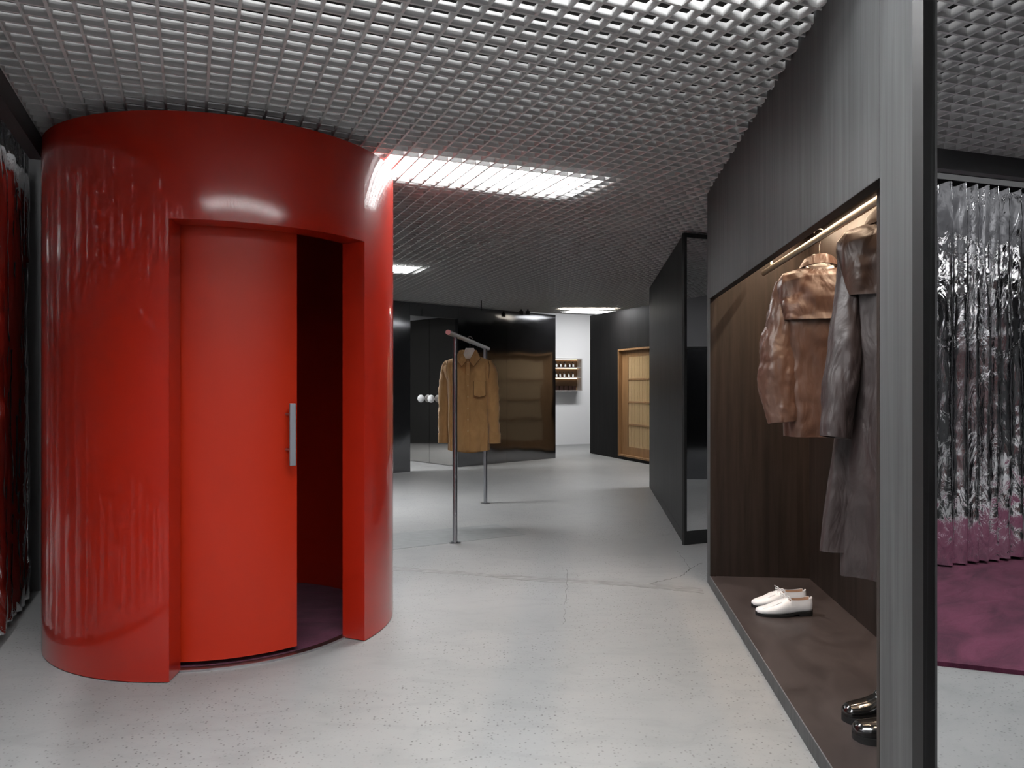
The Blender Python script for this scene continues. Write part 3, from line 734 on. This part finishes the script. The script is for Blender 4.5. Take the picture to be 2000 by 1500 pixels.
for sgn in (-1, 1):
    MB().tube([(sgn*0.012, -0.133, 1.524), (sgn*0.055, -0.135, 1.468), (sgn*0.118, -0.125, 1.548), (sgn*0.080, -0.068, 1.622)], 0.0028, 6).obj('collar_edge_shade', M_seam_shade, shirt, 60)  # dark tubes stand in for the shadow line under the collar edges
MB().tube([(0.055, -0.111, 1.335), (0.055, -0.111, 1.205), (0.11, -0.111, 1.185), (0.165, -0.111, 1.205), (0.165, -0.111, 1.335)], 0.0022, 6).obj('pocket_edge_shade', M_seam_shade, shirt, 60)  # dark outline stands in for the pocket's shadow line
MB().tube([(0.0175, -0.110, 0.71), (0.0175, -0.110, 1.0), (0.0175, -0.110, 1.3), (0.0175, -0.112, 1.51)], 0.0018, 6).obj('placket_edge', M_seam_shade, shirt, 60)

# --- garments in the niche
def rail_pt(d): return (0.7837+1.005*RX+0.1026*d, d, 0)
# waxed brown jacket, back towards the camera
jx, jy, _ = rail_pt(3.405)
hanger((jx, jy, 0), RZ, RZH+0.02, 1.862, 0.12, 'pale hanger carrying the brown waxed jacket on the niche rail', 0.05)
jk = thing('jacket', (jx, jy, 0), RZ-0.12, 'short waxed brown jacket hanging from the niche rail, back outward', 'jacket')
zj = lambda x: 1.838-0.30*max(0, abs(x)-0.06)-1.2*max(0, abs(x)-0.16)
body_mesh(1.065, [(0, 0.150), (0.4, 0.162), (0.75, 0.172), (0.93, 0.185), (1, 0.185)], [(0, 0.075), (0.6, 0.085), (0.85, 0.08), (0.96, 0.05), (1, 0.014)], zj, 5.0, 0.012, 5, wr=0.012).obj('jacket_body', M_wax, jk, 70)
cape = body_mesh(1.595, [(0, 0.168), (0.5, 0.182), (0.85, 0.192), (1, 0.190)], [(0, 0.118), (0.4, 0.108), (0.8, 0.085), (0.93, 0.055), (1, 0.018)], lambda x: zj(x)+0.004, 9.0, 0.012, 4, wr=0.014)
cape.obj('back_yoke', M_wax, jk, 70)
for sgn in (-1, 1):
    slv = sleeve_mesh([(sgn*0.135, 0, 1.765), (sgn*0.150, -0.01, 1.70), (sgn*0.170, -0.03, 1.58), (sgn*0.188, -0.045, 1.42), (sgn*0.192, -0.06, 1.29), (sgn*0.176, -0.075, 1.13)], [0.046, 0.056, 0.066, 0.080, 0.078, 0.058], 4.0+sgn, 0.62, 0.013, steps=90, n=64, freq=9).obj('sleeve', M_wax, jk, 70)
rg = []
for z, r1, r2 in ((1.875, 0.062, 0.045), (1.893, 0.066, 0.052), (1.872, 0.078, 0.066), (1.848, 0.092, 0.078), (1.845, 0.088, 0.074)):
    rg.append([(r1*math.cos(a), -r2*math.sin(a)*1.0, z-0.016*abs(math.cos(a))**2) for a in [-0.35+(PI+0.7)*q/32 for q in range(33)]])
co = MB().loft(rg, cap=False, closed=False).obj('collar', M_wax, jk, 70); so = co.modifiers.new('t', 'SOLIDIFY'); so.thickness = 0.005
# long taupe coat
ox, oy, _ = rail_pt(2.60)
hanger((ox, oy, 0), RZ, RZH+0.02, 1.890, 0.12, 'hanger carrying the long taupe coat, next to the oak pillar', 0.05)
ct = thing('coat', (ox, oy, 0), RZ-0.08, 'long dark taupe coat hanging in the niche next to the pillar', 'coat')
zc = lambda x: 1.870-0.34*max(0, abs(x)-0.05)-1.2*max(0, abs(x)-0.155)
body_mesh(0.635, [(0, 0.165), (0.5, 0.150), (0.8, 0.155), (0.95, 0.172), (1, 0.172)], [(0, 0.10), (0.5, 0.095), (0.85, 0.085), (0.97, 0.05), (1, 0.014)], zc, 14.0, 0.020, 6, nv=90, wr=0.010).obj('coat_body', M_coat, ct, 70)
body_mesh(0.715, [(0, 0.235), (0.5, 0.185), (0.8, 0.15), (1, 0.12)], [(0, 0.055), (0.5, 0.06), (1, 0.03)], lambda x: 1.55, 17.0, 0.014, 4, nv=60, wr=0.010).obj('side_panel', M_coat, ct, 70)
body_mesh(1.610, [(0, 0.160), (0.5, 0.172), (0.85, 0.180), (1, 0.178)], [(0, 0.125), (0.4, 0.112), (0.8, 0.088), (0.93, 0.055), (1, 0.018)], lambda x: zc(x)+0.004, 19.0, 0.012, 4, wr=0.012).obj('cape', M_dwax, ct, 70)
for sgn in (-1, 1):
    sleeve_mesh([(sgn*0.122, 0, 1.785), (sgn*0.140, -0.02, 1.63), (sgn*0.162, -0.045, 1.46), (sgn*0.182, -0.065, 1.30), (sgn*0.203, -0.085, 1.12)], [0.042, 0.046, 0.055, 0.056, 0.047], 24.0+sgn, 0.85, 0.008, steps=90, n=64, freq=6).obj('sleeve', M_coat, ct, 70)
rg = []
for z, r1, r2 in ((1.895, 0.055, 0.045), (1.930, 0.060, 0.052), (1.905, 0.078, 0.066), (1.868, 0.092, 0.078), (1.865, 0.088, 0.074)):
    rg.append([(r1*math.cos(a), -r2*math.sin(a), z-0.016*abs(math.cos(a))**2) for a in [-0.35+(PI+0.7)*q/32 for q in range(33)]])
co = MB().loft(rg, cap=False, closed=False).obj('collar', M_dwax, ct, 70); so = co.modifiers.new('t', 'SOLIDIFY'); so.thickness = 0.005

# ---------------------------------------------------------------- shoes
def shoe(loc, rz, Ls, white, label, group, cat='shoe', side=1):
    t = thing('oxford_shoe' if white else 'ankle_boot', loc, rz, label, cat, group)
    # stations: t, half width, top height, bottom
    if white:
        prof = [(0.0, 0.004, 0.026, 0.018), (0.02, 0.022, 0.036, 0.011), (0.06, 0.031, 0.041, 0.009), (0.15, 0.041, 0.047, 0.008), (0.27, 0.047, 0.058, 0.008), (0.38, 0.048, 0.074, 0.008), (0.48, 0.045, 0.085, 0.009),
                (0.55, 0.042, 0.092, 0.011), (0.62, 0.038, 0.086, 0.013), (0.72, 0.034, 0.084, 0.016), (0.82, 0.034, 0.085, 0.018), (0.92, 0.033, 0.090, 0.018), (0.975, 0.025, 0.094, 0.019), (1.0, 0.010, 0.095, 0.026)]
        t_open = 0.555
    else:
        prof = [(0.0, 0.006, 0.034, 0.018), (0.02, 0.028, 0.050, 0.014), (0.07, 0.040, 0.060, 0.013), (0.17, 0.047, 0.066, 0.013), (0.30, 0.050, 0.074, 0.013), (0.42, 0.047, 0.092, 0.013),
                (0.50, 0.043, 0.120, 0.014), (0.56, 0.041, 0.160, 0.016), (0.60, 0.040, 0.190, 0.018), (0.72, 0.038, 0.195, 0.02), (0.85, 0.037, 0.195, 0.02), (0.95, 0.031, 0.195, 0.02), (1.0, 0.012, 0.19, 0.03)]
        t_open = 0.60
    n = 32; st = 64; rings = []
    for j in range(st+1):
        u = j/st
        u = u*u*(1-u)*0.6+u*(1-0.6*u*(1-u)) if False else u
        w_ = interp([(a, b) for a, b, _, _ in prof], u); h_ = interp([(a, c) for a, _, c, _ in prof], u); b_ = interp([(a, d) for a, _, _, d in prof], u)
        cx = side*0.008*math.sin(u*PI*1.1); r = []
        for q in range(n):
            th = 2*PI*q/n; c, s = math.cos(th), math.sin(th)
            yy = w_*math.copysign(abs(c)**0.62, c); zc_ = (h_+b_)/2; hh = (h_-b_)/2
            narrow = 1.0 if s < 0 else 1-0.30*s*s*(0.75 if u < 0.3 else 1)
            yy *= narrow if not (u > t_open) else 1-0.18*max(0, s)
            z = zc_+hh*math.copysign(abs(s)**(0.75 if s < 0 else 1.0), s)
            if u > t_open and s > 0.15:
                k = smooth01((u-t_open)/0.05)*smooth01((0.985-u)/0.02)
                if s > 0.80:   # inner floor of the opening
                    z = z*(1-k)+(b_+0.014)*k; yy *= 1-0.10*k
                elif s > 0.6:
                    yy = yy*(1-k)+math.copysign(w_*0.80, c)*k; z = z*(1-k)+h_*k
                else:
                    z = z*(1-k)+(zc_+hh*(s/0.6))*k
            r.append((u*Ls, yy+cx, z))
        rings.append(r)
    up = MB().loft(rings).obj('upper', M_wleather if white else M_bleather, t, 60)
    ss = MB(); ra_ = []
    for j in range(25):
        u = j/24; w_ = interp([(a, b) for a, b, _, _ in prof], u)+0.003; b_ = interp([(a, d) for a, _, _, d in prof], u); cx = side*0.008*math.sin(u*PI*1.1)
        heel = u > 0.72
        zb = 0.0 if (heel or not white) else max(0.0, 0.002+0.010*smooth01((u-0.5)/0.2))
        if not white and 0.55 < u < 0.70: zb = 0.008
        zt_ = b_+0.004 if white else b_+0.010
        ra_.append([(u*Ls, cx-w_, zb), (u*Ls, cx+w_, zb), (u*Ls, cx+w_, zt_), (u*Ls, cx-w_, zt_)])
    recalc(ss.loft(ra_).obj('sole', M_sole, t, 50))
    if white:
        # lining, laces and bow
        ins = MB(); rr = []
        for j in range(13):
            u = 0.60+0.37*j/12; w_ = interp([(a, b) for a, b, _, _ in prof], u)*0.72; h_ = interp([(a, c) for a, _, c, _ in prof], u); b_ = interp([(a, d) for a, _, _, d in prof], u); cx = side*0.008*math.sin(u*PI*1.1)
            rr.append([(u*Ls, cx-w_, h_-0.002), (u*Ls, cx-w_*0.96, b_+0.035), (u*Ls, cx+w_*0.96, b_+0.035), (u*Ls, cx+w_, h_-0.002)])
        ins.loft(rr, cap=False, closed=False).obj('lining', M_tan, t)
        la = MB(); hx_ = lambda u: interp([(a, c) for a, _, c, _ in prof], u)
        for u in (0.36, 0.41, 0.46, 0.51):
            la.tube([(u*Ls, -0.017, hx_(u)-0.006), ((u+0.01)*Ls, 0.002, hx_(u)+0.003), ((u+0.02)*Ls, 0.020, hx_(u)-0.005)], 0.0022, 6)
        k = 0.53*Ls; z_ = hx_(0.53)+0.006
        la.tube([(k, 0, z_), (k-0.012, 0.012, z_+0.012), (k-0.022, 0.016, z_+0.006), (k-0.010, 0.006, z_)], 0.0022, 6)
        la.tube([(k, 0, z_), (k+0.006, -0.014, z_+0.008), (k+0.018, -0.024, z_-0.004), (k+0.024, -0.028, z_-0.016), (k+0.012, -0.02, z_-0.006), (k, -0.004, z_)], 0.0022, 6)
        la.tube([(k, 0, z_), (k-0.010, 0.010, z_+0.008), (k-0.026, 0.014, z_+0.018)], 0.002, 6)
        la.tube([(k, 0, z_), (k-0.014, -0.006, z_+0.002), (k-0.030, -0.004, z_+0.004)], 0.002, 6)
        la.obj('laces', M_wleather, t, 60)
        tp = MB()
        for sg in (-1, 1):
            tp.tube([((0.10+0.045*q)*Ls, sg*(0.020+0.0012*q)+side*0.006, hx_(0.10+0.045*q)-0.0035) for q in range(8)], 0.0014, 5)
        tp.obj('apron_seam', M_wleather, t, 60)
    return t
a1 = P(1477, 1190, ZP); a2 = P(1469, 1176, ZP)
g1 = shoe((a1.x, 3.985, ZP), 0.02, 0.305, True, 'nearer white leather lace-up shoe on the brown niche platform', 'white lace-up shoes', side=-1)
g1.location = ((1476-1000)/FPX*4.0, 4.0, ZP)
g2 = shoe(((1468-1000)/FPX*4.14, 4.14, ZP), 0.05, 0.305, True, 'farther white leather lace-up shoe, partly behind its pair', 'white lace-up shoes', side=1)
g3 = shoe(((1665-1000)/FPX*2.60, 2.60, ZP), -0.10, 0.29, False, 'nearer glossy black ankle boot beside the oak pillar', 'black boots', 'boot', -1)
g4 = shoe(((1645-1000)/FPX*2.74, 2.74, ZP), -0.03, 0.29, False, 'farther glossy black ankle boot beside the oak pillar', 'black boots', 'boot', 1)
